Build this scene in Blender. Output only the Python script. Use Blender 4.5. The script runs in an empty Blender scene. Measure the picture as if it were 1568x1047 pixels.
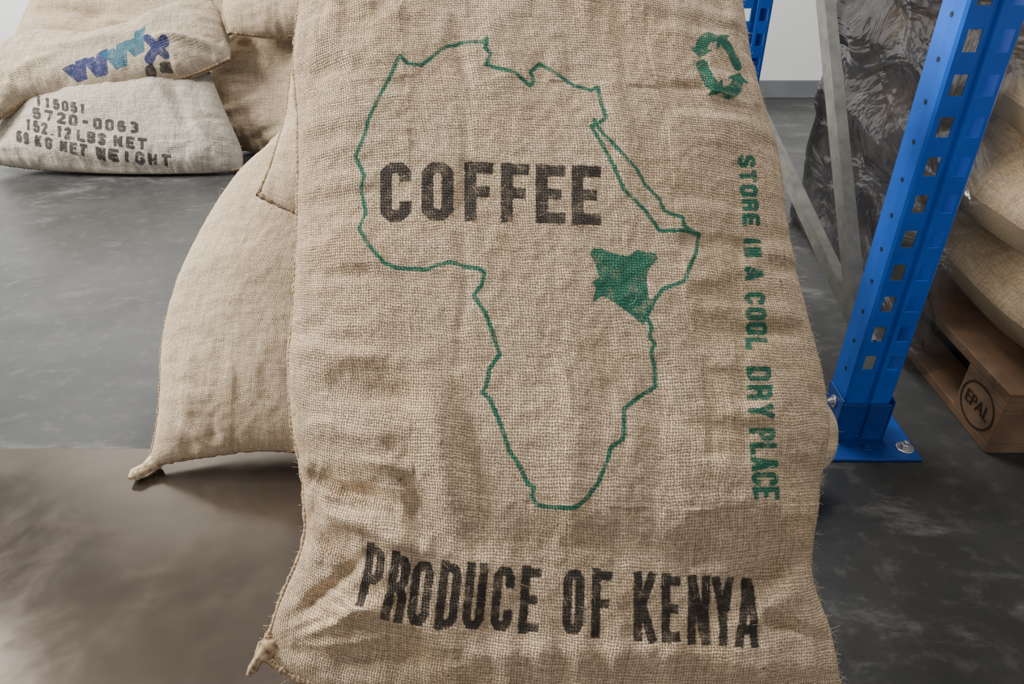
import bpy, math, random
import numpy as np
from mathutils import Vector

random.seed(4)
scene = bpy.context.scene
COL = scene.collection

# ------------------------------------------------------------------ camera
CAM_H = 1.05
PITCH = math.radians(33.0)
cam_d = bpy.data.cameras.new("camera")
cam_d.lens = 26.0
cam_d.sensor_width = 36.0
cam_d.clip_start = 0.01
cam = bpy.data.objects.new("camera", cam_d)
cam.location = (0, 0, CAM_H)
cam.rotation_euler = (math.pi / 2 - PITCH, 0, 0)
COL.objects.link(cam)
scene.camera = cam

# digitising helper: outline tracings (photo at 1568 wide) are measured
# on the real planes of the sacks
FPX = 26.0 / 36.0 * 1568
C0 = np.array([0, 0, CAM_H])
FW = np.array([0, math.cos(PITCH), -math.sin(PITCH)])
UPV = np.array([0, math.sin(PITCH), math.cos(PITCH)])
RT = np.array([1.0, 0, 0])


def sight(px, py):
    return FW + RT * ((px - 784) / FPX) - UPV * ((py - 523) / FPX)


# ------------------------------------------------------------------ noise
def vnoise(a, b, freq, seed):
    rs = np.random.RandomState(seed)
    g = rs.rand(64, 64)
    x = np.asarray(a) * freq + 17.3
    y = np.asarray(b) * freq + 9.7
    xi = np.floor(x).astype(int)
    yi = np.floor(y).astype(int)
    fx = x - xi
    fy = y - yi
    fx = fx * fx * fx * (fx * (fx * 6 - 15) + 10)
    fy = fy * fy * fy * (fy * (fy * 6 - 15) + 10)
    x0 = xi % 64; x1 = (xi + 1) % 64; y0 = yi % 64; y1 = (yi + 1) % 64
    v = (g[x0, y0] * (1 - fx) + g[x1, y0] * fx) * (1 - fy) + (g[x0, y1] * (1 - fx) + g[x1, y1] * fx) * fy
    return v * 2 - 1


# ------------------------------------------------------------------ node helpers
def new_mat(name):
    m = bpy.data.materials.new(name)
    m.use_nodes = True
    nt = m.node_tree
    bsdf = nt.nodes["Principled BSDF"]
    return m, nt, bsdf


def put(nt, sock, v):
    if isinstance(v, bpy.types.NodeSocket):
        nt.links.new(v, sock)
    elif v is not None:
        if isinstance(v, (tuple, list)) and len(v) == 3 and sock.type == 'RGBA':
            v = (*v, 1)
        sock.default_value = v


def MA(nt, op, a, b=None, c=None, clamp=False):
    n = nt.nodes.new("ShaderNodeMath")
    n.operation = op
    n.use_clamp = clamp
    put(nt, n.inputs[0], a)
    put(nt, n.inputs[1], b)
    if c is not None:
        put(nt, n.inputs[2], c)
    return n.outputs[0]


def MIX(nt, f, a, b, mode='MIX'):
    n = nt.nodes.new("ShaderNodeMix")
    n.data_type = 'RGBA'
    n.blend_type = mode
    put(nt, n.inputs[0], f)
    put(nt, n.inputs[6], a)
    put(nt, n.inputs[7], b)
    return n.outputs[2]


def NOISE(nt, vec, scale, detail=3, rough=0.5, dist=0.0):
    n = nt.nodes.new("ShaderNodeTexNoise")
    put(nt, n.inputs["Vector"], vec)
    n.inputs["Scale"].default_value = scale
    n.inputs["Detail"].default_value = detail
    n.inputs["Roughness"].default_value = rough
    n.inputs["Distortion"].default_value = dist
    return n


def MAPR(nt, v, a, b, c, d):
    n = nt.nodes.new("ShaderNodeMapRange")
    n.interpolation_type = 'SMOOTHSTEP'
    put(nt, n.inputs[0], v)
    n.inputs[1].default_value = a
    n.inputs[2].default_value = b
    n.inputs[3].default_value = c
    n.inputs[4].default_value = d
    return n.outputs[0]


def COMB(nt, x, y, z=0.0):
    n = nt.nodes.new("ShaderNodeCombineXYZ")
    put(nt, n.inputs[0], x)
    put(nt, n.inputs[1], y)
    put(nt, n.inputs[2], z)
    return n.outputs[0]


def COORD(nt, which):
    return nt.nodes.new("ShaderNodeTexCoord").outputs[which]


def burlap(name, light, dark, pitch=0.003, inks=(), bump=0.0016, tint=(0.62, 0.42, 0.21), tamt=.4):
    m, nt, bs = new_mat(name)
    uv = COORD(nt, "UV")
    dn = NOISE(nt, uv, 9, 3)
    vs = nt.nodes.new("ShaderNodeVectorMath"); vs.operation = 'SUBTRACT'
    nt.links.new(dn.outputs["Color"], vs.inputs[0]); vs.inputs[1].default_value = (.5, .5, .5)
    vm = nt.nodes.new("ShaderNodeVectorMath"); vm.operation = 'SCALE'
    nt.links.new(vs.outputs[0], vm.inputs[0]); vm.inputs["Scale"].default_value = 0.018
    # small jitter makes individual yarns uneven
    dn2 = NOISE(nt, uv, 110, 2)
    vs2 = nt.nodes.new("ShaderNodeVectorMath"); vs2.operation = 'SUBTRACT'
    nt.links.new(dn2.outputs["Color"], vs2.inputs[0]); vs2.inputs[1].default_value = (.5, .5, .5)
    vm2 = nt.nodes.new("ShaderNodeVectorMath"); vm2.operation = 'SCALE'
    nt.links.new(vs2.outputs[0], vm2.inputs[0]); vm2.inputs["Scale"].default_value = pitch * 1.2
    va0 = nt.nodes.new("ShaderNodeVectorMath"); va0.operation = 'ADD'
    nt.links.new(vm.outputs[0], va0.inputs[0]); nt.links.new(vm2.outputs[0], va0.inputs[1])
    va = nt.nodes.new("ShaderNodeVectorMath"); va.operation = 'ADD'
    nt.links.new(uv, va.inputs[0]); nt.links.new(va0.outputs[0], va.inputs[1])
    sp = nt.nodes.new("ShaderNodeSeparateXYZ"); nt.links.new(va.outputs[0], sp.inputs[0])
    x, y = sp.outputs[0], sp.outputs[1]
    k = math.pi / pitch
    sx = MA(nt, 'SINE', MA(nt, 'MULTIPLY', x, k))
    sy = MA(nt, 'SINE', MA(nt, 'MULTIPLY', y, k * .93))
    n1 = NOISE(nt, COMB(nt, MA(nt, 'MULTIPLY', x, 1 / pitch), MA(nt, 'MULTIPLY', y, 40)), 1.0, 2).outputs["Fac"]
    n2 = NOISE(nt, COMB(nt, MA(nt, 'MULTIPLY', x, 40), MA(nt, 'MULTIPLY', y, 1 / pitch)), 1.0, 2).outputs["Fac"]
    c = MA(nt, 'MULTIPLY', sx, sy)
    A = MA(nt, 'MULTIPLY', MA(nt, 'ABSOLUTE', sx), MA(nt, 'MULTIPLY_ADD', n1, 1.5, 0.25))
    B = MA(nt, 'MULTIPLY', MA(nt, 'ABSOLUTE', sy), MA(nt, 'MULTIPLY_ADD', n2, 1.5, 0.25))
    A = MA(nt, 'MULTIPLY', A, MA(nt, 'MULTIPLY_ADD', c, 0.4, 0.8))
    B = MA(nt, 'MULTIPLY', B, MA(nt, 'MULTIPLY_ADD', c, -0.4, 0.8))
    h = MA(nt, 'MAXIMUM', A, B)
    fine = NOISE(nt, uv, 900, 2).outputs["Fac"]
    h2 = MA(nt, 'MULTIPLY_ADD', fine, 0.4, h)
    patch = NOISE(nt, uv, 5.5, 4, 0.6).outputs["Fac"]
    grain = NOISE(nt, uv, 150, 3, .6).outputs["Fac"]
    f = MA(nt, 'MULTIPLY_ADD', MAPR(nt, h, 0.1, 1.0, 0, 1), 0.70, MAPR(nt, grain, 0.3, 0.7, 0, 0.34), clamp=True)
    col = MIX(nt, f, dark, light)
    # age staining, yellowish
    col = MIX(nt, MAPR(nt, patch, 0.42, 0.7, 0, tamt), col, MIX(nt, f, dark, tint))
    yarn = NOISE(nt, COMB(nt, MA(nt, 'MULTIPLY', x, 0.9 / pitch), MA(nt, 'MULTIPLY', y, 14)), 1.0, 1).outputs["Fac"]
    yarn2 = NOISE(nt, COMB(nt, MA(nt, 'MULTIPLY', x, 14), MA(nt, 'MULTIPLY', y, 0.9 / pitch)), 1.0, 1).outputs["Fac"]
    yy = MA(nt, 'MULTIPLY', MAPR(nt, yarn, 0.3, 0.7, 0.88, 1.10), MAPR(nt, yarn2, 0.3, 0.7, 0.88, 1.10))
    col = MIX(nt, 1.0, col, COMB(nt, yy, yy, yy), 'MULTIPLY')
    sk = NOISE(nt, uv, 60, 2).outputs["Fac"]
    col = MIX(nt, MAPR(nt, sk, 0.73, 0.77, 0, 0.6), col, (0.09, 0.05, 0.025))
    for attr, icol, hold in inks:
        at = nt.nodes.new("ShaderNodeAttribute")
        at.attribute_name = attr
        jit = NOISE(nt, uv, 230, 4, .65).outputs["Fac"]
        d = MA(nt, 'MULTIPLY_ADD', MA(nt, 'SUBTRACT', jit, 0.5), 0.0050, at.outputs["Fac"])
        d = MA(nt, 'MULTIPLY_ADD', MA(nt, 'SUBTRACT', 0.5, h), 0.0014, d)
        mask = MAPR(nt, d, -0.0009, 0.0009, 1, 0)
        por = MAPR(nt, h, 0.05, 0.55, 0.58, 1.0)
        blot = MAPR(nt, NOISE(nt, uv, 45, 5, 0.7).outputs["Fac"], 0.3, 0.52, 0.70, 1.0)
        mask = MA(nt, 'MULTIPLY', MA(nt, 'MULTIPLY', mask, por), MA(nt, 'MULTIPLY', blot, hold))
        col = MIX(nt, mask, col, icol)
    nt.links.new(col, bs.inputs["Base Color"])
    bs.inputs["Roughness"].default_value = 0.9
    bs.inputs["Specular IOR Level"].default_value = 0.2
    bp = nt.nodes.new("ShaderNodeBump")
    bp.inputs["Strength"].default_value = 0.9
    bp.inputs["Distance"].default_value = bump
    nt.links.new(h2, bp.inputs["Height"])
    nt.links.new(bp.outputs[0], bs.inputs["Normal"])
    return m


def simple(name, col, rough=0.5, metal=0.0, nscale=30, var=0.15, bump=0.0, spec=0.5, coord="Object"):
    m, nt, bs = new_mat(name)
    o = COORD(nt, coord)
    n = NOISE(nt, o, nscale, 4, 0.6).outputs["Fac"]
    v = MAPR(nt, n, 0.25, 0.75, 1 - var, 1 + var)
    c = MIX(nt, 1.0, (*col, 1), COMB(nt, v, v, v), 'MULTIPLY')
    nt.links.new(c, bs.inputs["Base Color"])
    bs.inputs["Roughness"].default_value = rough
    bs.inputs["Metallic"].default_value = metal
    bs.inputs["Specular IOR Level"].default_value = spec
    if bump:
        bp = nt.nodes.new("ShaderNodeBump")
        bp.inputs["Distance"].default_value = bump
        nt.links.new(n, bp.inputs["Height"])
        nt.links.new(bp.outputs[0], bs.inputs["Normal"])
    return m


GREEN = (0.003, 0.13, 0.082)
BLACK = (0.020, 0.020, 0.021)
MAT_MAIN = burlap("burlap_printed", (0.80, 0.61, 0.405), (0.21, 0.138, 0.074), 0.0038,
                  (("ink_green", GREEN, 0.96), ("ink_black", BLACK, 0.95)), bump=.0026)
MAT_BURLAP = burlap("burlap_fine", (0.77, 0.61, 0.42), (0.32, 0.23, 0.14), 0.0034, tamt=.2)
MAT_FAR = burlap("burlap_far", (0.60, 0.475, 0.33), (0.26, 0.188, 0.115), 0.0052, bump=0.0022, tamt=.2)
MAT_FARW = burlap("burlap_far_white", (0.66, 0.59, 0.49), (0.29, 0.24, 0.18), 0.0058,
                  (("ink_black", BLACK, .93),), bump=0.0024, tamt=.1)
MAT_FARL = burlap("burlap_far_logo", (0.62, 0.52, 0.385), (0.27, 0.20, 0.13), 0.0056,
                  (("ink_navy", (0.004, 0.022, 0.13), .93), ("ink_teal", (0.004, 0.12, 0.19), .90), ("ink_black", BLACK, .9)), bump=0.0024, tamt=.15)
MAT_SEAM = burlap("burlap_seam", (0.46, 0.33, 0.20), (0.13, 0.08, 0.04), 0.004)
MAT_FIBRE = simple("jute_fibre", (0.68, 0.53, 0.34), 0.8, 0, 200, 0.4)


# ------------------------------------------------------------------ curves / sheets
def smooth_curve(pts, n):
    pts = np.array(pts, float)
    P = np.vstack([2 * pts[0] - pts[1], pts, 2 * pts[-1] - pts[-2]])
    out = []
    for i in range(1, len(P) - 2):
        p0, p1, p2, p3 = P[i - 1], P[i], P[i + 1], P[i + 2]
        for t in np.linspace(0, 1, 24, endpoint=False):
            out.append(0.5 * ((2 * p1) + (-p0 + p2) * t + (2 * p0 - 5 * p1 + 4 * p2 - p3) * t * t + (-p0 + 3 * p1 - 3 * p2 + p3) * t ** 3))
    out.append(P[-2])
    out = np.array(out)
    d = np.r_[0, np.cumsum(np.linalg.norm(np.diff(out, axis=0), axis=1))]
    d /= d[-1]
    q = np.linspace(0, 1, n) if np.isscalar(n) else n
    return np.stack([np.interp(q, d, out[:, 0]), np.interp(q, d, out[:, 1])], 1)


class Sheet:
    def __init__(s, origin, slope, yaw=0.0):
        th, ph = math.radians(slope), math.radians(yaw)
        s.o = np.array(origin, float)
        s.ea = np.array([math.cos(ph), math.sin(ph), 0])
        s.eb = np.array([-math.sin(ph) * math.cos(th), math.cos(ph) * math.cos(th), math.sin(th)])
        s.n = np.cross(s.ea, s.eb)

    def at(s, px, py, h=0.0):
        d = sight(px, py)
        o = s.o + s.n * h
        t = np.dot(o - C0, s.n) / np.dot(d, s.n)
        p = C0 + d * t - s.o
        return (float(p @ s.ea), float(p @ s.eb))


def empty(name, loc=(0, 0, 0)):
    e = bpy.data.objects.new(name, None)
    e.empty_display_size = 0.1
    e.location = loc
    COL.objects.link(e)
    return e


def link(ob, parent=None):
    COL.objects.link(ob)
    if parent:
        ob.parent = parent
    return ob


def mesh_np(name, V, F, mat, parent, uvs=None, attrs=None, smooth=True):
    me = bpy.data.meshes.new(name)
    me.vertices.add(len(V))
    me.vertices.foreach_set("co", np.asarray(V, np.float32).ravel())
    nf = len(F)
    me.loops.add(nf * 4)
    me.polygons.add(nf)
    me.loops.foreach_set("vertex_index", F.astype(np.int32).ravel())
    me.polygons.foreach_set("loop_start", np.arange(0, nf * 4, 4, dtype=np.int32))
    me.update(calc_edges=True)
    if uvs is not None:
        l = me.uv_layers.new(name="UVMap")
        l.data.foreach_set("uv", uvs[F.ravel()].astype(np.float32).ravel())
    for k, v in (attrs or {}).items():
        at = me.attributes.new(k, 'FLOAT', 'POINT')
        at.data.foreach_set("value", v.astype(np.float32))
    me.polygons.foreach_set("use_smooth", np.ones(nf, bool) if smooth else np.zeros(nf, bool))
    me.materials.append(mat)
    me.validate()
    ob = bpy.data.objects.new(name, me)
    return link(ob, parent)


def tube(name, pts, rad, mat, parent, jit=0.0, seg=8, seed=1, flat=1.0):
    """tube swept along a 3D polyline"""
    rs = np.random.RandomState(seed)
    pts = np.array(pts, float)
    n = len(pts)
    T = np.gradient(pts, axis=0)
    T /= np.linalg.norm(T, axis=1)[:, None] + 1e-9
    up = np.array([0.1, -0.7, 0.7])
    N1 = np.cross(T, up); N1 /= np.linalg.norm(N1, axis=1)[:, None] + 1e-9
    N2 = np.cross(T, N1)
    r = (np.ones(n) * rad if np.isscalar(rad) else np.asarray(rad)) * (1 + jit * (rs.rand(n) - 0.5) * 2)
    V = []
    for k in range(seg):
        a = 2 * math.pi * k / seg
        V.append(pts + (N1 * math.cos(a) * flat + N2 * math.sin(a)) * r[:, None])
    V = np.stack(V, 1).reshape(-1, 3)
    i, k = np.meshgrid(np.arange(n - 1), np.arange(seg), indexing='ij')
    k2 = (k + 1) % seg
    F = np.stack([i * seg + k, i * seg + k2, (i + 1) * seg + k2, (i + 1) * seg + k], -1).reshape(-1, 4)
    uv = np.stack([np.repeat(np.linspace(0, n * 0.004, n), seg), np.tile(np.linspace(0, .02, seg), n)], 1)
    return mesh_np(name, V, F, mat, parent, uv)


def fibres(name, base, nrm, count, length, mat, parent, seed, rad=0.00022, lift=0.003):
    rs = np.random.RandomState(seed)
    cu = bpy.data.curves.new(name, 'CURVE')
    cu.dimensions = '3D'
    cu.bevel_depth = rad
    cu.bevel_resolution = 0
    idx = rs.randint(0, len(base), count)
    for i in idx:
        p = base[i].copy()
        n = nrm[i] if nrm.ndim == 2 else nrm
        d = rs.randn(3)
        d -= n * (d @ n) * 0.8
        d /= np.linalg.norm(d)
        L = length * (0.4 + rs.rand())
        spl = cu.splines.new('POLY')
        spl.points.add(4)
        cur = rs.randn(3) * 0.35
        for j in range(5):
            t = j / 4
            q = p + d * L * (t - 0.5) + cur * L * (t - .5) ** 2 + n * lift * (0.2 + math.sin(t * math.pi) * rs.rand())
            q[2] = max(q[2], 0.004)
            spl.points[j].co = (*q, 1)
            spl.points[j].radius = 1 - 0.6 * t
    cu.materials.append(mat)
    ob = bpy.data.objects.new(name, cu)
    return link(ob, parent)


class Sack:
    def __init__(s, sheet, left, right, bottom, top, tf, tb, nx=120, ny=150, seed=1,
                 pl=(3.0, .55), pr=(3.0, .55), pb=(3.2, .55), pt=(3.2, .55), lump=0.012, wr=0.004,
                 ridges=(), traced=True, floor=0.004, rgain=1.0):
        s.sheet = sheet
        s.floor = floor
        cv = (lambda L: [sheet.at(x, y) for x, y in L]) if traced else (lambda L: L)
        L, R, B, T = cv(left), cv(right), cv(bottom), cv(top)
        B[0] = L[0]; B[-1] = R[0]; T[0] = L[-1]; T[-1] = R[-1]
        q = np.linspace(0, 1, nx)
        S = 0.5 - 0.5 * np.cos(q * math.pi)
        S = 0.35 * S + 0.65 * q
        S[0] = 0; S[-1] = 1
        q = np.linspace(0, 1, ny)
        Tt = 0.3 * (0.5 - 0.5 * np.cos(q * math.pi)) + 0.7 * q
        Tt[0] = 0; Tt[-1] = 1
        Lc, Rc = smooth_curve(L, Tt), smooth_curve(R, Tt)
        Bc, Tc = smooth_curve(B, S), smooth_curve(T, S)
        s2, t2 = np.meshgrid(S, Tt, indexing='xy')     # rows = t
        P = (1 - s2)[..., None] * Lc[:, None] + s2[..., None] * Rc[:, None] \
            + (1 - t2)[..., None] * Bc[None] + t2[..., None] * Tc[None] \
            - ((1 - s2) * (1 - t2))[..., None] * Lc[0] - (s2 * (1 - t2))[..., None] * Rc[0] \
            - ((1 - s2) * t2)[..., None] * Lc[-1] - (s2 * t2)[..., None] * Rc[-1]
        s.A, s.B = P[..., 0], P[..., 1]
        u, v = s2 * 2 - 1, t2 * 2 - 1

        def prof(w, lo, hi):
            w = np.clip(w, -1, 1)
            return np.where(w < 0, (1 - np.abs(w) ** lo[0] + 1e-9) ** lo[1], (1 - np.abs(w) ** hi[0] + 1e-9) ** hi[1])
        base = prof(u, pl, pr) * prof(v, pb, pt)
        base = np.nan_to_num(base)
        edge = np.clip(base * 1.6, 0, 1)
        H = base * tf
        s.Hbase = H.copy()
        H = H + lump * edge * (vnoise(s.A, s.B, 5, seed) * .8 + vnoise(s.A, s.B, 11, seed + 1) * .35)
        # gathers across the rim
        H += wr * edge ** .5 * (1 - base * .75) * (vnoise(s.A * .35, s.B, 42, seed + 2) * (np.abs(u) > .5) + vnoise(s.A, s.B * .35, 42, seed + 3) * (np.abs(v) > .5))
        H += 0.0010 * edge * vnoise(s.A, s.B, 60, seed + 4)
        # the beans inside
        H += 0.0005 * edge * vnoise(s.A, s.B, 110, seed + 5)
        for (x1, y1, x2, y2, amp, wid) in ridges:
            a1 = np.array(sheet.at(x1, y1, tf * .85)); a2 = np.array(sheet.at(x2, y2, tf * .85))
            d = a2 - a1
            Ld = np.linalg.norm(d)
            tt = ((s.A - a1[0]) * d[0] + (s.B - a1[1]) * d[1]) / (Ld * Ld)
            tc = np.clip(tt, 0, 1)
            wobx = 0.008 * vnoise(s.A, s.B, 14, seed + 9)
            dx = s.A - (a1[0] + d[0] * tc) + wobx; dy = s.B - (a1[1] + d[1] * tc) + wobx
            dist = np.sqrt(dx * dx + dy * dy)
            fade = np.sin(np.clip(tc, 0.05, .95) * math.pi) ** .5
            H += rgain * amp * fade * np.exp(-(dist / wid) ** 2) * np.clip(edge * 1.2, 0.0, 1)
        s.H = H
        s.nx, s.ny = nx, ny
        nb = max(16, nx // 5)
        qb = np.linspace(1, 0, nb + 2)[1:-1]
        Sb = qb
        sb2, tb2 = np.meshgrid(Sb, Tt, indexing='xy')
        cols = np.interp(sb2, S, np.arange(nx))
        rows = np.arange(ny)[:, None] + 0 * cols
        c0 = np.clip(cols.astype(int), 0, nx - 2); fr = cols - c0
        r0 = rows.astype(int)
        Ab = s.A[r0, c0] * (1 - fr) + s.A[r0, c0 + 1] * fr
        Bb = s.B[r0, c0] * (1 - fr) + s.B[r0, c0 + 1] * fr
        Hb = -(s.Hbase[r0, c0] * (1 - fr) + s.Hbase[r0, c0 + 1] * fr) / tf * tb
        allA = np.concatenate([s.A, Ab], 1); allB = np.concatenate([s.B, Bb], 1); allH = np.concatenate([s.H, Hb], 1)
        sh = sheet
        V = sh.o + allA[..., None] * sh.ea + allB[..., None] * sh.eb + allH[..., None] * sh.n
        V[..., 2] = np.where(V[..., 2] < floor + .02, floor + .02 * np.exp(np.clip((V[..., 2] - floor - .02) / .02, -20, 0)), V[..., 2])
        s.V = V
        m = V.shape[1]
        i, k = np.meshgrid(np.arange(ny - 1), np.arange(m), indexing='ij')
        k2 = (k + 1) % m
        s.F = np.stack([i * m + k, i * m + k2, (i + 1) * m + k2, (i + 1) * m + k], -1).reshape(-1, 4)
        Vs = s.A[..., None] * sh.ea + s.B[..., None] * sh.eb + s.Hbase[..., None] * sh.n
        dd = np.linalg.norm(np.diff(Vs, axis=1), axis=2)
        cu = np.concatenate([np.zeros((ny, 1)), np.cumsum(dd, 1)], 1)
        cu -= cu[:, nx // 2][:, None]
        dv = np.linalg.norm(np.diff(Vs[:, nx // 2], axis=0), axis=1)
        cvv = np.r_[0, np.cumsum(dv)]
        U = np.concatenate([cu, cu[:, -1:] + (1 - sb2) * .7], 1)
        W = np.concatenate([np.repeat(cvv[:, None], nx, 1), np.repeat(cvv[:, None], nb, 1)], 1)
        s.uv = np.stack([U, W], -1).reshape(-1, 2)
        s.m = m
        s.cA = s.A[::6, ::6].ravel(); s.cB = s.B[::6, ::6].ravel(); s.cH = s.H[::6, ::6].ravel()

    def at(s, px, py):
        h = 0.08
        for _ in range(6):
            a, b = s.sheet.at(px, py, h)
            j = np.argmin((s.cA - a) ** 2 + (s.cB - b) ** 2)
            h = 0.5 * h + 0.5 * s.cH[j]
        return (a, b)

    def sdf(s, prims):
        D = np.full(s.A.shape, 0.03)
        for pr in prims:
            if pr[0] == 'seg':
                _, p, q, hw, butt = pr
                p = np.array(p); q = np.array(q)
                mg = hw + .012
                msk = (s.A > min(p[0], q[0]) - mg) & (s.A < max(p[0], q[0]) + mg) & (s.B > min(p[1], q[1]) - mg) & (s.B < max(p[1], q[1]) + mg)
                if not msk.any():
                    continue
                a = s.A[msk] - p[0]; b = s.B[msk] - p[1]
                d = q - p; L = np.linalg.norm(d) + 1e-9; d = d / L
                al = a * d[0] + b * d[1]; ac = np.abs(-a * d[1] + b * d[0])
                if butt:
                    ex = np.abs(al - L / 2) - L / 2
                    ey = ac - hw
                    dist = np.sqrt(np.maximum(ex, 0) ** 2 + np.maximum(ey, 0) ** 2) + np.minimum(np.maximum(ex, ey), 0)
                else:
                    ex = np.maximum(np.abs(al - L / 2) - L / 2, 0)
                    dist = np.sqrt(ex ** 2 + ac ** 2) - hw
                D[msk] = np.minimum(D[msk], dist)
            else:
                pts = np.array(pr[1])
                mg = .012
                msk = (s.A > pts[:, 0].min() - mg) & (s.A < pts[:, 0].max() + mg) & (s.B > pts[:, 1].min() - mg) & (s.B < pts[:, 1].max() + mg)
                a = s.A[msk]; b = s.B[msk]
                ins = np.zeros(a.shape, bool); dist = np.full(a.shape, 9.0)
                for i in range(len(pts)):
                    p = pts[i]; q = pts[(i + 1) % len(pts)]
                    c = ((p[1] > b) != (q[1] > b)) & (a < (q[0] - p[0]) * (b - p[1]) / (q[1] - p[1] + 1e-12) + p[0])
                    ins ^= c
                    d = q - p; L2 = d @ d + 1e-12
                    t = np.clip(((a - p[0]) * d[0] + (b - p[1]) * d[1]) / L2, 0, 1)
                    dist = np.minimum(dist, np.hypot(a - p[0] - d[0] * t, b - p[1] - d[1] * t))
                D[msk] = np.minimum(D[msk], np.where(ins, -dist, dist))
        full = np.full((s.ny, s.m), 0.03)
        full[:, :s.nx] = D
        return full.ravel()

    def build(s, name, mat, inks=None, seam=True, fib=60, seamrad=.0045, seed=3, fibrad=.00025, sides=('L', 'B', 'T'), parent=None, edgefib=None):
        e = parent if parent else empty(name)
        mesh_np("sack_body", s.V.reshape(-1, 3), s.F, mat, e, s.uv, inks)
        Vf = s.V[:, :s.nx]
        if seam:
            st = max(1, s.ny // 130)
            if 'L' in sides:
                tube("side_seam", Vf[::st, 0], seamrad, MAT_SEAM, e, .35, 8, seed, 1.0)
            if 'B' in sides:
                tube("bottom_seam", Vf[0, ::st] + [0, 0, seamrad], seamrad, MAT_SEAM, e, .35, 8, seed + 1)
            if 'T' in sides:
                tube("mouth_seam", Vf[-1, ::st], seamrad, MAT_SEAM, e, .35, 8, seed + 2)
        if fib:
            inner = Vf[4:-4, 4:-4].reshape(-1, 3)
            fibres("loose_fibres", inner, s.sheet.n, fib, .014, MAT_FIBRE, e, seed, fibrad)
            eb = np.concatenate([Vf[:, 0], Vf[:, -1], Vf[0], Vf[-1]])
            fibres("edge_fibres", eb, s.sheet.n, edgefib or fib, .018, MAT_FIBRE, e, seed + 5, fibrad, .002)
        return e


# ------------------------------------------------------------------ stencil alphabet
def glyph(ch, w=.52, k=.1):
    l, r = k, w - k
    c = .09
    C = [(r, .66), (r, .9 - c), (r - c, .9), (l + c, .9), (l, .9 - c), (l, .1 + c), (l + c, .1), (r - c, .1), (r, .1 + c), (r, .34)]
    O = [(l + c, .9), (l, .9 - c), (l, .1 + c), (l + c, .1), (r - c, .1), (r, .1 + c), (r, .9 - c), (r - c, .9), (l + c, .9)]
    V = [(l, 0), (l, 1)]
    G = {
        'C': [C], 'O': [O], '0': [O],
        'F': [V, [(l, .9), (w, .9)], [(l, .5), (w - .07, .5)]],
        'E': [V, [(l, .9), (w, .9)], [(l, .5), (w - .07, .5)], [(l, .1), (w, .1)]],
        'L': [V, [(l, .1), (w, .1)]],
        'P': [V, [(l, .9), (r - c, .9), (r, .9 - c), (r, .47 + c), (r - c, .47), (l, .47)]],
        'R': [V, [(l, .9), (r - c, .9), (r, .9 - c), (r, .5 + c), (r - c, .5), (l, .5)], [(r - c, .5), (r, .4), (r, 0)]],
        'D': [V, [(l, .9), (r - c, .9), (r, .9 - c), (r, .1 + c), (r - c, .1), (l, .1)]],
        'B': [V, [(l, .9), (r - c, .9), (r, .82), (r, .6), (r - c, .52), (l, .52)], [(r - c, .52), (r, .44), (r, .18), (r - c, .1), (l, .1)]],
        'U': [[(l, 1), (l, .1 + c), (l + c, .1), (r - c, .1), (r, .1 + c), (r, 1)]],
        'K': [V, [(l, .38), (r + .02, 1)], [(l + .08, .56), (r + .03, 0)]],
        'N': [V, [(r, 0), (r, 1)], [(l, .95), (r, .05)]],
        'H': [V, [(r, 0), (r, 1)], [(l, .5), (r, .5)]],
        'Y': [[(l - .03, 1), (w / 2, .45), (w / 2, 0)], [(r + .03, 1), (w / 2, .45)]],
        'A': [[(l - .03, 0), (w / 2 - .02, 1)], [(r + .03, 0), (w / 2 + .02, 1)], [(.12, .26), (w - .12, .26)]],
        'W': [[(l - .03, 1), (l + .05, .03), (w / 2, .8), (r - .05, .03), (r + .03, 1)]],
        'I': [[(w / 2, 0), (w / 2, 1)]],
        'T': [[(w / 2, 0), (w / 2, 1)], [(0, .9), (w, .9)]],
        'S': [[(r, .7), (r, .9 - c), (r - c, .9), (l + c, .9), (l, .9 - c), (l, .64), (l + c, .54), (r - c, .46), (r, .36), (r, .1 + c), (r - c, .1), (l + c, .1), (l, .1 + c), (l, .3)]],
        'G': [C + [(r, .45), (w / 2, .45)]],
        '1': [[(w / 2, 0), (w / 2, 1)], [(l, .78), (w / 2, .93)]],
        '2': [[(l, .7), (l, .82), (l + c, .9), (r - c, .9), (r, .82), (r, .6), (l, .1), (w, .1)]],
        '3': [[(l, .8), (l + c, .9), (r - c, .9), (r, .8), (r, .6), (r - c, .52), (r, .44), (r, .2), (r - c, .1), (l + c, .1), (l, .2)]],
        '5': [[(r, .9), (l, .9), (l, .56), (r - c, .56), (r, .47), (r, .19), (r - c, .1), (l + c, .1), (l, .19), (l, .28)]],
        '6': [[(r, .8), (r - c, .9), (l + c, .9), (l, .8), (l, .2), (l + c, .1), (r - c, .1), (r, .2), (r, .45), (r - c, .54), (l, .54)]],
        '7': [[(0, .9), (r, .9), (w / 2 - .04, 0)]],
        '9': [[(l, .2), (l + c, .1), (r - c, .1), (r, .2), (r, .8), (r - c, .9), (l + c, .9), (l, .8), (l, .56), (l + c, .46), (r, .46)]],
        '-': [[(l, .5), (r, .5)]], '.': [[(w / 2, .02), (w / 2, .16)]], ' ': [],
    }
    return G[ch]


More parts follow.
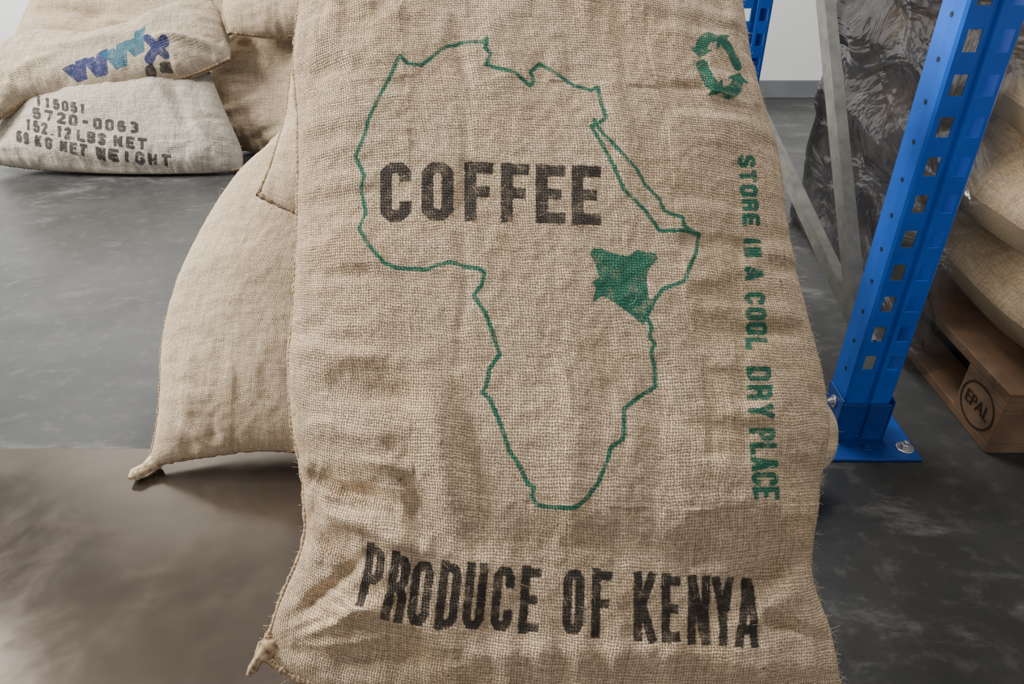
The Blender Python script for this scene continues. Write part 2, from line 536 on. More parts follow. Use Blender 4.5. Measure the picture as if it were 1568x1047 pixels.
def text_prims(sack, letters, mapper, hw, w=.52):
    out = []
    for ch, u0, u1 in letters:
        for pl in glyph(ch, w):
            pts = [sack.at(*mapper(u0 + gx / w * (u1 - u0), gy)) for gx, gy in pl]
            for i in range(len(pts) - 1):
                out.append(('seg', pts[i], pts[i + 1], hw, True))
                if 0 < i:
                    out.append(('seg', pts[i], (pts[i][0] + 1e-5, pts[i][1]), hw, False))
            if len(pts) > 3 and pl[0] == pl[-1]:
                out.append(('seg', pts[0], (pts[0][0] + 1e-5, pts[0][1]), hw, False))
    return out


def spread(word, u0, u1, gap=.25):
    n = len(word)
    wd = (u1 - u0) / (n + gap * (n - 1))
    return [(c, u0 + i * wd * (1 + gap), u0 + i * wd * (1 + gap) + wd) for i, c in enumerate(word)]


def line_prims(sack, pts, hw):
    q = [sack.at(*p) for p in pts]
    return [('seg', q[i], q[i + 1], hw, False) for i in range(len(q) - 1)]


# ------------------------------------------------------------------ MAIN SACK
main_sheet = Sheet((0, .605, .127), 46)
main = Sack(main_sheet,
            left=[(402, 1003), (418, 955), (438, 900), (462, 845), (470, 790), (463, 720), (449, 650), (444, 560), (452, 460), (457, 330), (459, 200), (452, 100), (459, 10), (470, -70)],
            right=[(1300, 1110), (1284, 1030), (1268, 955), (1243, 880), (1246, 810), (1258, 720), (1268, 640), (1250, 545), (1228, 460), (1205, 350), (1190, 235), (1166, 160), (1150, 90), (1136, 0), (1130, -70)],
            bottom=[(402, 1003), (440, 1032), (490, 1052), (600, 1080), (800, 1110), (1000, 1125), (1300, 1110)],
            top=[(470, -70), (650, -90), (900, -90), (1130, -70)],
            tf=.095, tb=.085, nx=480, ny=700, seed=11,
            pl=(4.2, .52), pr=(2.5, .5), pb=(2.7, .65), pt=(5, .5), lump=.010, wr=.009, rgain=1.45,
            ridges=[
                (430, 985, 620, 900, .016, .012), (425, 960, 560, 850, -.013, .010), (470, 870, 640, 960, .010, .012),
                (440, 1015, 700, 1010, -.010, .012), (420, 985, 520, 940, -.010, .006), (425, 1000, 560, 985, .010, .007),
                (465, 900, 560, 930, .008, .006), (455, 935, 540, 960, -.008, .006),
                (465, 760, 640, 845, .014, .014), (470, 720, 620, 790, -.014, .012), (460, 800, 560, 870, -.010, .010),
                (468, 745, 560, 770, .007, .006), (470, 780, 580, 830, -.006, .006), (520, 700, 640, 730, .006, .010),
                (445, 575, 660, 625, -.004, .016), (448, 525, 600, 560, .005, .014), (450, 640, 600, 700, .006, .014),
                (455, 415, 620, 420, -.0035, .009), (640, 560, 700, 800, .010, .024), (600, 690, 660, 830, -.009, .018),
                (705, 620, 735, 830, -.009, .024), (715, 190, 705, 560, -.003, .008), (850, 540, 870, 620, .003, .006),
                (880, 540, 870, 850, .004, .02), (1010, 560, 990, 830, -.004, .02), (930, 600, 1130, 680, -.003, .018),
                (1130, 200, 1145, 740, -.003, .010), (1240, 860, 1120, 905, -.011, .013), (1255, 900, 1150, 960, .010, .014),
                (1180, 940, 1290, 1000, -.011, .012), (560, 815, 1200, 850, -.004, .028), (600, 1010, 1250, 1020, .006, .02),
                (930, 30, 960, 330, .003, .02), (520, 60, 560, 300, .003, .03), (1080, 700, 1200, 790, .005, .02),
                (690, 20, 720, 160, -.003, .012), (450, 90, 540, 110, -.005, .012), (455, 230, 540, 215, .004, .012),
                (1040, 440, 1210, 380, .003, .014), (1060, 520, 1230, 500, -.003, .014),
            ])

green = []
africa = [(612, 85), (625, 97), (645, 99), (660, 88), (680, 73), (705, 66), (740, 64), (746, 58), (743, 73), (752, 82), (744, 98), (758, 103), (790, 112), (812, 131), (818, 123), (812, 110), (826, 97), (845, 108), (880, 131), (905, 138), (915, 133), (920, 155), (928, 180), (916, 188), (905, 193), (925, 225), (942, 258), (955, 290), (988, 322), (1010, 353), (1045, 352), (1071, 358), (1067, 385), (1055, 410), (1048, 430), (1015, 442), (1003, 458), (990, 485), (998, 500), (994, 515), (1003, 525), (997, 537), (1002, 560), (1003, 592), (985, 603), (955, 625), (955, 670), (935, 685), (930, 705), (915, 740), (900, 760), (885, 774), (870, 777), (845, 776), (822, 772), (814, 758), (818, 745), (808, 740), (795, 712), (780, 690), (765, 645), (750, 610), (738, 600), (745, 590), (749, 565), (765, 542), (755, 510), (743, 478), (725, 452), (738, 435), (742, 418), (735, 411), (710, 407), (690, 401), (670, 405), (655, 412), (610, 410), (588, 402), (565, 375), (550, 350), (560, 325), (553, 290), (557, 268), (545, 240), (555, 213), (566, 178), (585, 140), (600, 112), (608, 92), (612, 85)]
green += line_prims(main, africa, .0026)
green += line_prims(main, [(910, 184), (920, 200), (940, 221), (960, 243), (974, 257), (988, 282), (1010, 305), (1017, 322), (1045, 332), (1048, 346), (1071, 358)], .0023)
kenya = [(903, 388), (908, 381), (920, 380), (940, 388), (962, 392), (975, 383), (1003, 388), (1007, 395), (993, 412), (990, 425), (992, 455), (1003, 460), (998, 475), (990, 486), (985, 498), (965, 480), (940, 462), (922, 452), (908, 462), (913, 440), (906, 432), (917, 424), (912, 402)]
green.append(('poly', [main.at(*p) for p in kenya]))
# recycling leaves : ring of arrows
for a0, a1 in ((100, 165), (188, 255), (278, 345), (8, 75)):
    pts = []
    for a in np.linspace(math.radians(a0), math.radians(a1 - 14), 7):
        pts.append((1102 + 28 * math.cos(a) - 8 * math.sin(a), 98 - 42 * math.sin(a) + 5 * math.cos(a)))
    green += line_prims(main, pts, .0092)
    c = pts[-1]
    a = math.radians(a1 - 14)
    tx, ty = -28 * math.sin(a) - 8 * math.cos(a), -42 * math.cos(a) - 5 * math.sin(a)
    L = math.hypot(tx, ty); tx /= L; ty /= L
    green.append(('poly', [main.at(c[0] + dx, c[1] + dy) for dx, dy in ((-ty * 17, tx * 17), (tx * 15, ty * 15), (ty * 17, -tx * 17))]))


def side_map(u, gy):
    xl = np.interp(u, [235, 350, 450, 600, 765], [1130, 1139, 1142, 1144, 1153])
    xr = np.interp(u, [235, 350, 450, 600, 765], [1156, 1164, 1171, 1183, 1195])
    return (xl + (xr - xl) * gy, u)


side = spread("STORE", 237, 345, .2) + spread("IN", 362, 392, .25) + [('A', 408, 428)] + spread("COOL", 447, 535, .2) + spread("DRY", 560, 640, .2) + spread("PLACE", 655, 764, .2)
green += text_prims(main, side, side_map, .0034)


def coffee_map(u, gy):
    yt = np.interp(u, [580, 700, 920], [248, 247, 254])
    yb = np.interp(u, [580, 700, 920], [340, 337, 345])
    return (u, yb + (yt - yb) * gy)


black = text_prims(main, [('C', 582, 630), ('O', 645, 695), ('F', 712, 755), ('F', 768, 810), ('E', 821, 866), ('E', 876, 920)], coffee_map, .0082)


def prod_map(u, gy):
    sh = np.interp(u, [550, 830, 960], [-20, -6, 0])
    yt = np.interp(u, [550, 600, 650, 700, 830, 900, 1000, 1165], [823, 842, 855, 859, 866, 868, 876, 886])
    yb = np.interp(u, [550, 600, 650, 700, 830, 900, 1000, 1165], [917, 946, 960, 966, 971, 975, 983, 992])
    return (u + (1 - gy) * sh, yb + (yt - yb) * gy)


black += text_prims(main, [('P', 562, 593), ('R', 600, 631), ('O', 636, 667), ('D', 677, 709), ('U', 717, 748), ('C', 759, 789), ('E', 801, 830), ('O', 865, 895), ('F', 908, 937),
                           ('K', 970, 1005), ('E', 1015, 1042), ('N', 1053, 1088), ('Y', 1091, 1124), ('A', 1127, 1162)], prod_map, .0055)
e_main = main.build("coffee_sack", MAT_MAIN, {"ink_green": main.sdf(green), "ink_black": main.sdf(black)}, fib=750, edgefib=900, seamrad=.005, sides=('L', 'B', 'T'))
c = main.V[0, 0]
tube("corner_ear", [c + [0.014, 0.014, 0.006], c + [.004, .004, .006], c + [-.004, -.008, .002], c + [-.010, -.016, -.006], c + [-.016, -.022, -.012]], [.016, .013, .008, .006, .003], MAT_SEAM, e_main, .25, 10, 5)

# ------------------------------------------------------------------ SACK behind on the left
sC = Sack(Sheet((0, 1.13, .03), 48),
          left=[(222, 722), (238, 670), (246, 600), (250, 520), (268, 445), (300, 370), (338, 305), (370, 262), (410, 225), (455, 170), (490, 120)],
          right=[(760, 705), (800, 500), (850, 300), (900, 120)],
          bottom=[(222, 722), (262, 708), (330, 697), (390, 690), (460, 692), (600, 700), (760, 705)],
          top=[(490, 120), (700, 100), (900, 120)], tf=.10, tb=.08, nx=220, ny=260, seed=31,
          pl=(2.6, .55), pr=(2.6, .5), lump=.008, wr=.004, floor=.006,
          ridges=[(250, 640, 300, 690, .008, .012), (300, 380, 440, 420, .005, .03), (260, 500, 300, 520, -.004, .02), (235, 700, 330, 660, -.006, .015), (300, 690, 320, 640, -.006, .010)])
eC = sC.build("coffee_sack", MAT_BURLAP, fib=80, edgefib=160, seamrad=.0045, seed=8)
c = sC.V[0, 0]
tube("corner_ear", [c + [.02, .02, .01], c + [.004, 0, .006], c + [-.012, -.016, .004], c + [-.02, -.026, .004]], [.016, .013, .012, .004], MAT_BURLAP, eC, .2, 10, 6)

# sack wedged between, corner showing
sB = Sack(Sheet((0, .93, .13), 47),
          left=[(395, 300), (412, 262), (428, 215), (440, 170), (450, 90), (480, -10)],
          right=[(960, 420), (980, 250), (990, 100), (990, 0)],
          bottom=[(395, 300), (440, 322), (520, 350), (700, 400), (960, 420)], top=[(480, -10), (700, -20), (990, 0)],
          tf=.07, tb=.075, nx=140, ny=140, seed=41, lump=.006)
sB.build("coffee_sack", MAT_BURLAP, fib=20, seed=12)

# sack standing on the floor and carrying the front one (its flank peeps out on the right)
sD = Sack(Sheet((0.1, 1.0, .03), 50), left=[(540, 770), (525, 640), (550, 500)],
          right=[(1225, 745), (1274, 705), (1284, 660), (1270, 622), (1225, 570), (1180, 500)],
          bottom=[(540, 770), (880, 790), (1225, 745)], top=[(550, 500), (850, 480), (1180, 500)], tf=.07, tb=.07, nx=140, ny=110, seed=51, floor=.006, lump=.006)
sD.build("coffee_sack", MAT_BURLAP, fib=20, seed=13)

# ------------------------------------------------------------------ far left pile
sF = Sack(Sheet((0, 2.86, .03), 55),
          left=[(-25, 240), (-5, 208), (20, 170), (46, 134)],
          right=[(372, 262), (370, 228), (345, 170), (322, 112)],
          bottom=[(-25, 240), (0, 252), (100, 264), (200, 271), (300, 270), (372, 262)],
          top=[(46, 134), (130, 122), (230, 104), (322, 112)], tf=.13, tb=.12, nx=340, ny=210, seed=61, lump=.014, wr=.007,
          ridges=[(240, 130, 330, 220, .02, .03), (260, 120, 290, 200, -.02, .025), (60, 240, 330, 262, -.012, .02)])


def row_map(y0a, y0b, hh):
    def f(u, gy):
        yb = np.interp(u, [20, 270], [y0a, y0b]) + 6 * math.sin((u - 20) / 250 * math.pi)
        return (u, yb - hh * gy)
    return f


blk = text_prims(sF, spread("115051", 55, 132, .35), row_map(154, 187, 15), .0058)
blk += text_prims(sF, spread("5720-0063", 50, 212, .35), row_map(174, 207, 16), .0062)
blk += text_prims(sF, spread("152.12", 40, 108, .35) + spread("LBS", 118, 162, .35) + spread("NET", 174, 225, .35), row_map(194, 233, 17), .0062)
blk += text_prims(sF, spread("69", 26, 44, .35) + spread("KG", 54, 80, .35) + spread("NET", 92, 134, .35) + spread("WEIGHT", 147, 262, .35), row_map(215, 255, 17), .0060)
sF.build("coffee_sack", MAT_FARW, {"ink_black": sF.sdf(blk)}, fib=20, seamrad=.008, seed=14, fibrad=.0005)

sG = Sack(Sheet((0, 2.98, .33), 42),
          left=[(-35, 200), (-45, 150), (-20, 100), (20, 62)],
          right=[(354, 92), (352, 60), (342, 25), (325, 0)],
          bottom=[(-35, 200), (10, 176), (45, 154), (110, 148), (200, 138), (290, 118), (354, 92)],
          top=[(20, 62), (80, 50), (150, 56), (215, 45), (270, 15), (325, 0)], tf=.11, tb=.08, nx=300, ny=160, seed=71, lump=.018, wr=.008,
          ridges=[(215, 116, 345, 76, -.04, .02), (230, 60, 340, 60, .03, .02), (60, 70, 200, 60, .02, .025), (30, 150, 120, 100, -.012, .03), (10, 110, 90, 80, .015, .02)])


def quads(sk, lst):
    return [('poly', [sk.at(*p) for p in q]) for q in lst]


navy = quads(sG, [
    [(94, 105), (112, 97), (135, 121), (118, 125)],
    [(118, 125), (135, 121), (133, 87), (116, 94)],
    [(126, 93), (143, 86), (165, 112), (149, 119)],
    [(149, 119), (166, 113), (165, 74), (148, 82)],
])
teal = quads(sG, [
    [(156, 82), (174, 73), (194, 99), (179, 107)],
    [(179, 107), (195, 100), (196, 60), (178, 69)],
    [(186, 67), (204, 58), (220, 78), (206, 87)],
    [(206, 86), (221, 78), (223, 40), (206, 48)],
])
navy += line_prims(sG, [(226, 58), (238, 71), (253, 84)], .015) + line_prims(sG, [(251, 60), (239, 73), (228, 91)], .015)
blk2 = text_prims(sG, spread("52", 222, 262, .3), lambda u, gy: (u, 114 - (u - 228) * .25 - 11 * gy), .006)
sG.build("coffee_sack", MAT_FARL, {"ink_navy": sG.sdf(navy), "ink_teal": sG.sdf(teal), "ink_black": sG.sdf(blk2)}, fib=20, seamrad=.008, seed=15, fibrad=.0005)

sH = Sack(Sheet((0, 3.42, .30), 62),
          left=[(15, 90), (28, 50), (45, 10), (60, -30)], right=[(400, 90), (405, 30), (395, -40)],
          bottom=[(15, 90), (200, 110), (400, 90)], top=[(60, -30), (200, -50), (395, -40)], tf=.12, tb=.12, nx=140, ny=110, seed=81, lump=.02,
          ridges=[(60, 10, 200, 40, -.03, .03), (150, 30, 230, 40, .03, .02)])
sH.build("coffee_sack", MAT_FAR, fib=0, seamrad=.008, seed=16)

sE = Sack(Sheet((0, 3.12, .03), 62),
          left=[(372, 232), (345, 210), (322, 180), (322, 130), (338, 80), (362, 40)],
          right=[(640, 235), (650, 150), (640, 40)],
          bottom=[(372, 232), (420, 245), (520, 245), (640, 235)], top=[(362, 40), (450, 25), (640, 40)], tf=.14, tb=.10, nx=160, ny=150, seed=91, lump=.016, wr=.01,
          ridges=[(325, 175, 400, 150, .02, .02), (350, 60, 450, 100, -.015, .03), (360, 220, 430, 190, -.015, .02)])
sE.build("coffee_sack", MAT_FAR, fib=20, seamrad=.008, seed=17, fibrad=.0005)
sI = Sack(Sheet((0, 3.10, .50), 50),
          left=[(352, 52), (342, 20), (345, -20), (365, -60)], right=[(620, 50), (630, 0), (610, -60)],
          bottom=[(352, 52), (450, 58), (620, 50)], top=[(365, -60), (450, -70), (610, -60)], tf=.11, tb=.09, nx=120, ny=100, seed=95, lump=.016, wr=.01)
sI.build("coffee_sack", MAT_FAR, fib=0, seamrad=.008, seed=18)


# ------------------------------------------------------------------ box/bevel helpers
def boxes(name, specs, mat, parent, bevel=.003):
    V, F = [], []
    for (cx, cy, cz, sx, sy, sz) in specs:
        b = len(V)
        for dx in (-1, 1):
            for dy in (-1, 1):
                for dz in (-1, 1):
                    V.append((cx + dx * sx / 2, cy + dy * sy / 2, cz + dz * sz / 2))
        for f in ((0, 1, 3, 2), (4, 6, 7, 5), (0, 4, 5, 1), (2, 3, 7, 6), (0, 2, 6, 4), (1, 5, 7, 3)):
            F.append([b + i for i in f])
    ob = mesh_np(name, np.array(V), np.array(F), mat, parent, smooth=False)
    if bevel:
        m = ob.modifiers.new("bevel", 'BEVEL'); m.width = bevel; m.segments = 2; m.limit_method = 'ANGLE'
    return ob


# ------------------------------------------------------------------ PALLET RACK
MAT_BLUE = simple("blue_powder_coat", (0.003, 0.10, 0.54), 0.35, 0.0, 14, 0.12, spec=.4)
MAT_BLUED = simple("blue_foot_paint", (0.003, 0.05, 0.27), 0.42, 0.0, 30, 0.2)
MAT_GALV = simple("galvanised_steel", (0.15, 0.15, 0.135), 0.5, 0.4, 25, 0.25)
MAT_ZINC = simple("zinc_bolt", (0.62, 0.62, 0.6), 0.3, 0.9, 60, 0.2)
MAT_HOLE_SHADE = simple("painted_hole_shade", (0.01, 0.012, 0.02), 0.8, 0, 20, .1)  # near-black colour painting the shade inside the side holes


def upright(name, x0, x1, y, parent, H=2.3, first=.205, pitch=.0678):
    """open C profile with two columns of slots in the front face"""
    w = x1 - x0
    gx = w * .07
    xm = (x0 + x1) / 2
    V, F = [], []

    def strip(pts, zs, holes=None):
        b = len(V)
        nz = len(zs)
        for p in pts:
            for z in zs:
                V.append((p[0], p[1], z))
        for i in range(len(pts) - 1):
            for j in range(nz - 1):
                if holes and (i, j) in holes:
                    continue
                F.append((b + i * nz + j, b + (i + 1) * nz + j, b + (i + 1) * nz + j + 1, b + i * nz + j + 1))
    zs = [0.012]
    hr = []
    z = first
    while z < H - .06:
        zs += [z - .017, z + .017]
        hr.append(len(zs) - 2)
        z += pitch
    zs.append(H)
    hw = .0115
    lc = x0 + w * .27; rc = x1 - w * .23
    pts = [(x0 - .0, y + .068), (x0, y + .030), (x0 + .002, y + .004), (x0 + .006, y), (lc - hw, y), (lc + hw, y), (xm - gx, y), (xm - gx * .4, y + .007), (xm + gx * .4, y + .007), (xm + gx, y), (rc - hw, y), (rc + hw, y), (x1 - .006, y), (x1 - .002, y + .004), (x1, y + .030), (x1, y + .068)]
    holes = {(4, j) for j in hr} | {(10, j) for j in hr}
    strip(pts, zs, holes)
    strip([(x0 + .018, y + .072), (x0 + .002, y + .072), (x0, y + .068)], [0.012, H])
    strip([(x1, y + .068), (x1 - .002, y + .072), (x1 - .018, y + .072)], [0.012, H])
    me = bpy.data.meshes.new(name)
    me.from_pydata(V, [], F)
    me.materials.append(MAT_BLUE)
    ob = bpy.data.objects.new(name, me)
    so = ob.modifiers.new("sheet_steel", 'SOLIDIFY'); so.thickness = .0022; so.offset = 0
    link(ob, parent)
    z = first - .034
    V2, F2 = [], []  # flat dark discs on the flange, painted shade instead of cut holes
    while z < H - .1:
        b = len(V2)
        for i in range(10):
            a = 2 * math.pi * i / 10
            V2.append((x0 - .0016, y + .030 + .0045 * math.cos(a), z + .0045 * math.sin(a)))
        F2.append(list(range(b, b + 10)))
        z += pitch
    me2 = bpy.data.meshes.new(name + "_side_hole_discs")
    me2.from_pydata(V2, [], F2)
    me2.materials.append(MAT_HOLE_SHADE)
    link(bpy.data.objects.new(name + "_side_hole_discs", me2), parent)
    return ob


def hexbolt(name, loc, r, h, mat, parent, washer=True, rot=(0, 0, 0)):
    import bmesh
    bm = bmesh.new()
    if washer:
        bmesh.ops.create_cone(bm, cap_ends=True, segments=24, radius1=r * 1.75, radius2=r * 1.7, depth=.003)
        for v in bm.verts: v.co.z += .0015
    g = bmesh.ops.create_cone(bm, cap_ends=True, segments=6, radius1=r, radius2=r, depth=h)
    for v in g['verts']: v.co.z += h / 2 + .003
    g = bmesh.ops.create_cone(bm, cap_ends=True, segments=16, radius1=r * .55, radius2=r * .5, depth=h * 1.1)
    for v in g['verts']: v.co.z += h * 1.5
    me = bpy.data.meshes.new(name); bm.to_mesh(me); bm.free()
    me.materials.append(mat)
    ob = bpy.data.objects.new(name, me)
    ob.location = loc; ob.rotation_euler = rot
    m = ob.modifiers.new("bevel", 'BEVEL'); m.width = .0012; m.segments = 2
    return link(ob, parent)


rack = empty("pallet_rack")
UX0, UX1, UY = .692, .792, 1.225
upright("front_upright", UX0, UX1, UY, rack)
upright("rear_upright", .648, .748, 2.30, rack)
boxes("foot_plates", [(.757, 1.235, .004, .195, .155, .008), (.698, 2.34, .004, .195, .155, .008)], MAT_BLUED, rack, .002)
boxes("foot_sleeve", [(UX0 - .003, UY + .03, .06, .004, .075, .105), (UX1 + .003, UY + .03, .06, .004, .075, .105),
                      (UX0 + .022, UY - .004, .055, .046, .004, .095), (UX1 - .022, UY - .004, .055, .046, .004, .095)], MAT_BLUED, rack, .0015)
hexbolt("anchor_bolt_1", (.832, 1.192, .008), .0105, .009, MAT_ZINC, rack)
hexbolt("anchor_bolt_2", (.672, 1.285, .008), .0105, .009, MAT_ZINC, rack)
hexbolt("sleeve_bolt_1", (UX0 - .005, UY + .03, .085), .008, .007, MAT_ZINC, rack, True, (0, -math.pi / 2, 0))
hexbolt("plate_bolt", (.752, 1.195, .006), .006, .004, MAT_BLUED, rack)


def beam(name, p, q, w, d, mat, parent):
    p, q = Vector(p), Vector(q)
    L = (q - p).length
    t = .002
    V, F = [], []
    prof = [(-w / 2 + .008, d), (-w / 2, d), (-w / 2, 0), (w / 2, 0), (w / 2, d), (w / 2 - .008, d)]
    for z in (0, L):
        for a, b in prof:
            V.append((b, a, z))
    n = len(prof)
    for i in range(n - 1):
        F.append((i, i + 1, n + i + 1, n + i))
    me = bpy.data.meshes.new(name); me.from_pydata(V, [], F); me.materials.append(mat)
    ob = bpy.data.objects.new(name, me)
    so = ob.modifiers.new("sheet", 'SOLIDIFY'); so.thickness = t
    zax = (q - p).normalized()
    xax = Vector((1, 0, 0)); xax = (xax - zax * xax.dot(zax)).normalized()
    yax = zax.cross(xax)
    from mathutils import Matrix
    M = Matrix((xax, yax, zax)).transposed().to_4x4()
    M.translation = p
    ob.matrix_world = M
    return link(ob, parent)


beam("diagonal_brace", (.705, 1.27, .21), (.700, 2.33, 1.29), .040, .022, MAT_GALV, rack)
beam("lower_brace", (.722, 1.27, .215), (.700, 2.33, .49), .034, .02, MAT_GALV, rack)

# ------------------------------------------------------------------ RIGHT PALLET LOAD
MAT_WOOD = simple("pallet_wood", (0.17, 0.10, 0.056), 0.7, 0, 9, .35, .001)
load = empty("wrapped_pallet_load")
PX, PY = 1.0, 1.185
specs = []
for xx in (.05, .4, .75):
    specs.append((PX + xx, PY + .6, .011, .1, 1.2, .022))
    for yy in (.0725, .6, 1.1275):
        specs.append((PX + xx, PY + yy, .066, .1 if xx != .4 else .145, .145, .088))
for yy in (.0725, .6, 1.1275):
    specs.append((PX + .4, PY + yy, .121, .8, .145, .022))
for xx in (.0725, .25, .4, .55, .7275):
    specs.append((PX + xx, PY + .6, .143, .145 if xx in (.0725, .4, .7275) else .1, 1.2, .022))
boxes("pallet_boards", specs, MAT_WOOD, load, .002)
MAT_STAMP = simple("burnt_stamp", (0.02, 0.012, 0.007), .8, 0, 30, .2)
V, F = [], []
N = 40
for i in range(N):
    a = 2 * math.pi * i / N
    for r in (1, .92):
        V.append((PX - .0012, PY + .075 + .062 * r * math.cos(a), .070 + .050 * r * math.sin(a)))
for i in range(N):
    j = (i + 1) % N
    F.append((2 * i, 2 * i + 1, 2 * j + 1, 2 * j))
mesh_np("stamp_ring", np.array(V), np.array(F), MAT_STAMP, load, smooth=False)
tc = bpy.data.curves.new("stamp_text", 'FONT'); tc.body = "EPAL"; tc.size = .042; tc.align_x = 'CENTER'; tc.align_y = 'CENTER'; tc.extrude = .0004
tc.materials.append(MAT_STAMP)
to = bpy.data.objects.new("stamp_text", tc); to.location = (PX - .0015, PY + .075, .070); to.rotation_euler = (math.pi / 2, 0, -math.pi / 2)
link(to, load)

rs = random.Random(5)


def flat_sack(name, cx, cy, cz, lx, ly, th, seed, mat, yaw=0, fl=.155):
    a, b = lx / 2, ly / 2
    j = lambda: rs.uniform(-.02, .02)
    sk = Sack(Sheet((cx, cy, cz), rs.uniform(-3, 3), yaw), left=[(-a + .04, -b), (-a + j(), -b * .4), (-a + j(), b * .4), (-a + .04, b)],
              right=[(a - .03, -b), (a, -b * .3), (a, b * .4), (a - .03, b)],
              bottom=[(-a + .04, -b), (0, -b - .01 + j()), (a - .03, -b)], top=[(-a + .04, b), (0, b + .01 + j()), (a - .03, b)],
              tf=th / 2, tb=th / 2, nx=110, ny=90, seed=seed, pl=(3.6, .42), pr=(3.2, .5), pb=(3.4, .45), pt=(3.4, .45), lump=.02, wr=.012, traced=False, floor=fl)
    return sk.build(name, mat, fib=0, seam=False, seed=seed, fibrad=.0004, parent=load)


for k in range(5):
    zc = .157 + .105 + k * .195
    for jy, yy in enumerate((1.48, 2.08)):
        flat_sack("coffee_sack", 1.44 + rs.uniform(-.03, .03), yy + rs.uniform(-.01, .01), zc, .86, .60, .225, 200 + k * 7 + jy * 3, MAT_BURLAP, rs.uniform(-3, 3))

# stretch wrap (clear at the near corner, smoky and many-layered further back)
mw, nt, bs = new_mat("stretch_film")
out = nt.nodes["Material Output"]
tr = nt.nodes.new("ShaderNodeBsdfTransparent"); tr.inputs[0].default_value = (.90, .89, .87, 1)
o = COORD(nt, "Object")
st = nt.nodes.new("ShaderNodeMapping"); st.inputs["Scale"].default_value = (1, 1, 1.6); nt.links.new(o, st.inputs[0])
nn = NOISE(nt, st.outputs[0], 3.6, 3, .45, 1.8)
bp = nt.nodes.new("ShaderNodeBump"); bp.inputs["Distance"].default_value = .05; bp.inputs["Strength"].default_value = .8
nt.links.new(nn.outputs["Fac"], bp.inputs["Height"]); nt.links.new(bp.outputs[0], bs.inputs["Normal"])
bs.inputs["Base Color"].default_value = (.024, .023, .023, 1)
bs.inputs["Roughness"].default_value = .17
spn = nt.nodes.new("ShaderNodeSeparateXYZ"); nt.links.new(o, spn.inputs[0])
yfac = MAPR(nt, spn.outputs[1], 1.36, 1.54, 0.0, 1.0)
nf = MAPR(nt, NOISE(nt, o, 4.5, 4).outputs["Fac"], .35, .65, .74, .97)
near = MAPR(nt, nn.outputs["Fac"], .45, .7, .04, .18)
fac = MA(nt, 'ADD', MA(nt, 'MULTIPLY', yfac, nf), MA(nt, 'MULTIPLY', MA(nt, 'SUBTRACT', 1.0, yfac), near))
mx = nt.nodes.new("ShaderNodeMixShader")
nt.links.new(fac, mx.inputs[0])
nt.links.new(tr.outputs[0], mx.inputs[1]); nt.links.new(bs.outputs[0], mx.inputs[2]); nt.links.new(mx.outputs[0], out.inputs[0])
pl = []
x0, x1, y0, y1, r = .972, 1.93, 1.165, 2.45, .07
for cxx, cyy, a0 in ((x0 + r, y0 + r, 180), (x1 - r, y0 + r, 270), (x1 - r, y1 - r, 0), (x0 + r, y1 - r, 90)):
    for a in np.linspace(a0, a0 + 90, 8):
        pl.append((cxx + r * math.cos(math.radians(a)), cyy + r * math.sin(math.radians(a))))
pl = np.array(pl + [pl[0]])
d = np.r_[0, np.cumsum(np.linalg.norm(np.diff(pl, axis=0), axis=1))]
n = 300
q = np.linspace(0, d[-1], n, endpoint=False)
pl = np.stack([np.interp(q, d, pl[:, 0]), np.interp(q, d, pl[:, 1])], 1)
cen = pl.mean(0)
zs = np.linspace(.012, 1.14, 130)
V = np.zeros((len(zs), n, 3))
for i, z in enumerate(zs):
    dirv = pl - cen; dirv /= np.linalg.norm(dirv, axis=1)[:, None]
    am = .012 * vnoise(q, z + 0 * q, 9, 301) + .010 * vnoise(q, (z + q * .4) * 2, 8, 302) + .004 * vnoise(q, z + q, 30, 303)
    am = am + .010 * math.cos((z - .157) / .195 * 2 * math.pi + math.pi)
    if z < .17:
        am = np.maximum(am, -.010)
    V[i, :, :2] = pl + dirv * am[:, None]
    nearc = np.clip((1.44 - pl[:, 1]) / .09, .0, 1)
    V[i, :, 2] = z + ((.085 + .04 * vnoise(q, 0 * q, 6, 305)) * 1.7 * nearc * max(0, 1 - i / 24.0))
ii, kk = np.meshgrid(np.arange(len(zs) - 1), np.arange(n), indexing='ij')
k2 = (kk + 1) % n
F = np.stack([ii * n + kk, ii * n + k2, (ii + 1) * n + k2, (ii + 1) * n + kk], -1).reshape(-1, 4)
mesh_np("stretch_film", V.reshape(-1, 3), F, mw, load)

# ------------------------------------------------------------------ FLOOR, PLATE, WALL
mf, nt, bs = new_mat("polished_concrete")
o = COORD(nt, "Object")
n1 = NOISE(nt, o, 1.6, 6, .6, .4).outputs["Fac"]
n2 = NOISE(nt, o, 22, 5, .65).outputs["Fac"]
st = nt.nodes.new("ShaderNodeMapping"); st.inputs["Scale"].default_value = (.6, 1.3, 1); st.inputs["Rotation"].default_value = (0, 0, -.5); nt.links.new(o, st.inputs[0])
n3 = NOISE(nt, st.outputs[0], 3.5, 8, .74, .25).outputs["Fac"]
col = MIX(nt, MAPR(nt, n1, .35, .65, 0, 1), (.030, .031, .031), (.058, .059, .058))
col = MIX(nt, MAPR(nt, n2, .5, .72, 0, .4), col, (.105, .104, .10))
col = MIX(nt, MAPR(nt, n3, .54, .68, 0, .6), col, (.16, .16, .154))  # pale streaks in the colour imitate light reflected off the floor
sc = NOISE(nt, o, 90, 2).outputs["Fac"]
col = MIX(nt, MAPR(nt, sc, .76, .8, 0, .6), col, (.02, .02, .02))
nt.links.new(col, bs.inputs["Base Color"])
nt.links.new(MAPR(nt, n3, .3, .7, .22, .42), bs.inputs["Roughness"])
bs.inputs["Specular IOR Level"].default_value = .4
bp = nt.nodes.new("ShaderNodeBump"); bp.inputs["Distance"].default_value = .0006
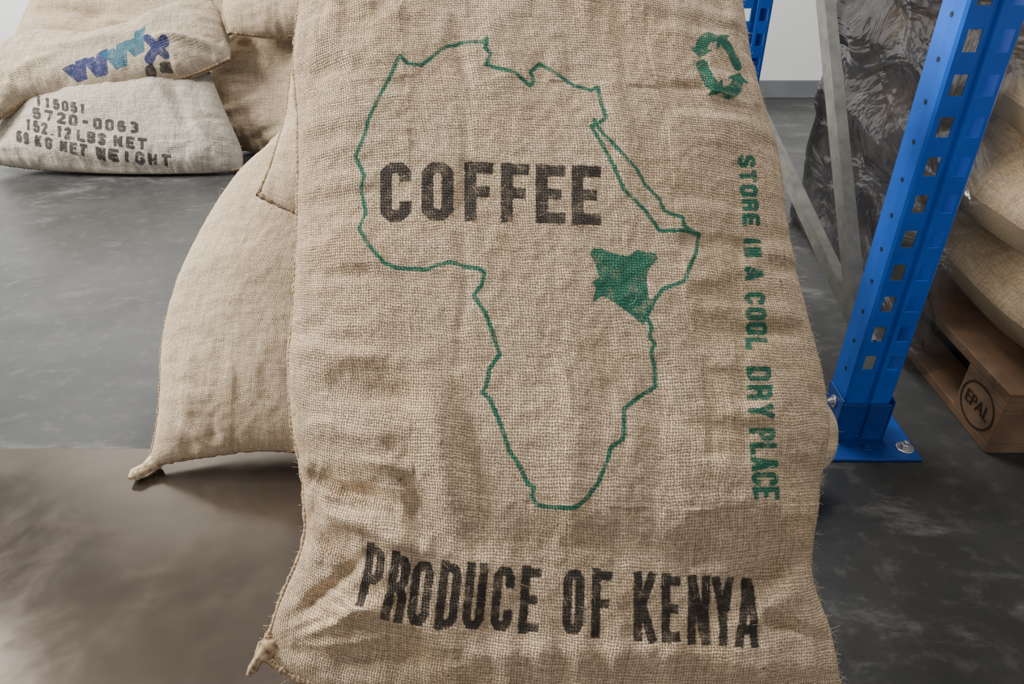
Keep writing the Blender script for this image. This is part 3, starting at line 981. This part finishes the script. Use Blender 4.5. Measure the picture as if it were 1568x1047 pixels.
nt.links.new(n2, bp.inputs["Height"]); nt.links.new(bp.outputs[0], bs.inputs["Normal"])


def slab(name, x0, x1, y0, y1, z0, z1, mat, bevel=0):
    V = np.array([(x, y, z) for x in (x0, x1) for y in (y0, y1) for z in (z0, z1)])
    F = np.array(((0, 1, 3, 2), (4, 6, 7, 5), (0, 4, 5, 1), (2, 3, 7, 6), (0, 2, 6, 4), (1, 5, 7, 3)))
    ob = mesh_np(name, V, F, mat, None, smooth=False)
    if bevel:
        m = ob.modifiers.new("bevel", 'BEVEL'); m.width = bevel; m.segments = 2
    return ob


slab("floor", -5, 5, -2.5, 4.1, -.1, 0, mf)

mp, nt, bs = new_mat("brown_steel_plate")
o = COORD(nt, "Object")
n1 = NOISE(nt, o, 2.2, 5, .6, .5).outputs["Fac"]
n2 = NOISE(nt, o, 40, 4, .6).outputs["Fac"]
n4 = NOISE(nt, o, 5, 5, .6, .3).outputs["Fac"]
col = MIX(nt, MAPR(nt, n1, .3, .7, 0, 1), (.12, .098, .080), (.18, .152, .126))
col = MIX(nt, MAPR(nt, n2, .74, .8, 0, .6), col, (.4, .38, .35))
nt.links.new(col, bs.inputs["Base Color"])
nt.links.new(MAPR(nt, n4, .35, .7, .15, .27), bs.inputs["Roughness"])
bs.inputs["Metallic"].default_value = .85
slab("steel_floor_plate", -2.4, .25, -.6, 1.195, 0.0, .005, mp, .0015)

MAT_WALL = simple("white_wall", (0.84, 0.85, 0.85), .8, 0, 3, .04)
slab("wall_back", -5, 5, 4.0, 4.1, 0, 3.4, MAT_WALL)
slab("baseboard_back", -5, 5, 3.985, 4.0, 0, .09, simple("grey_trim", (.16, .17, .18), .6, 0, 8, .1), .003)
slab("ceiling", -5, 5, -2.5, 4.1, 3.4, 3.5, simple("warehouse_ceiling", (.30, .29, .28), .8, 0, 2, .1))

# ------------------------------------------------------------------ LIGHT
w = bpy.data.worlds.new("world"); scene.world = w; w.use_nodes = True
bg = w.node_tree.nodes["Background"]
bg.inputs[0].default_value = (.97, .97, 1.0, 1)
bg.inputs[1].default_value = .76


def area(name, loc, target, sx, sy, power, col):
    l = bpy.data.lights.new(name, 'AREA'); l.shape = 'RECTANGLE'; l.size = sx; l.size_y = sy; l.energy = power; l.color = col
    ob = bpy.data.objects.new(name, l); ob.location = loc
    ob.rotation_euler = (Vector(target) - Vector(loc)).to_track_quat('-Z', 'Y').to_euler()
    COL.objects.link(ob)


area("window_daylight", (-4.1, 1.85, 2.7), (0.1, .9, .5), 1.7, 1.5, 540, (1, .975, .93))
area("overhead_area", (.3, 2.2, 3.3), (.2, 1.2, 0), 1.4, .5, 88, (1, .98, .95))  # unseen overhead light added beside the window light
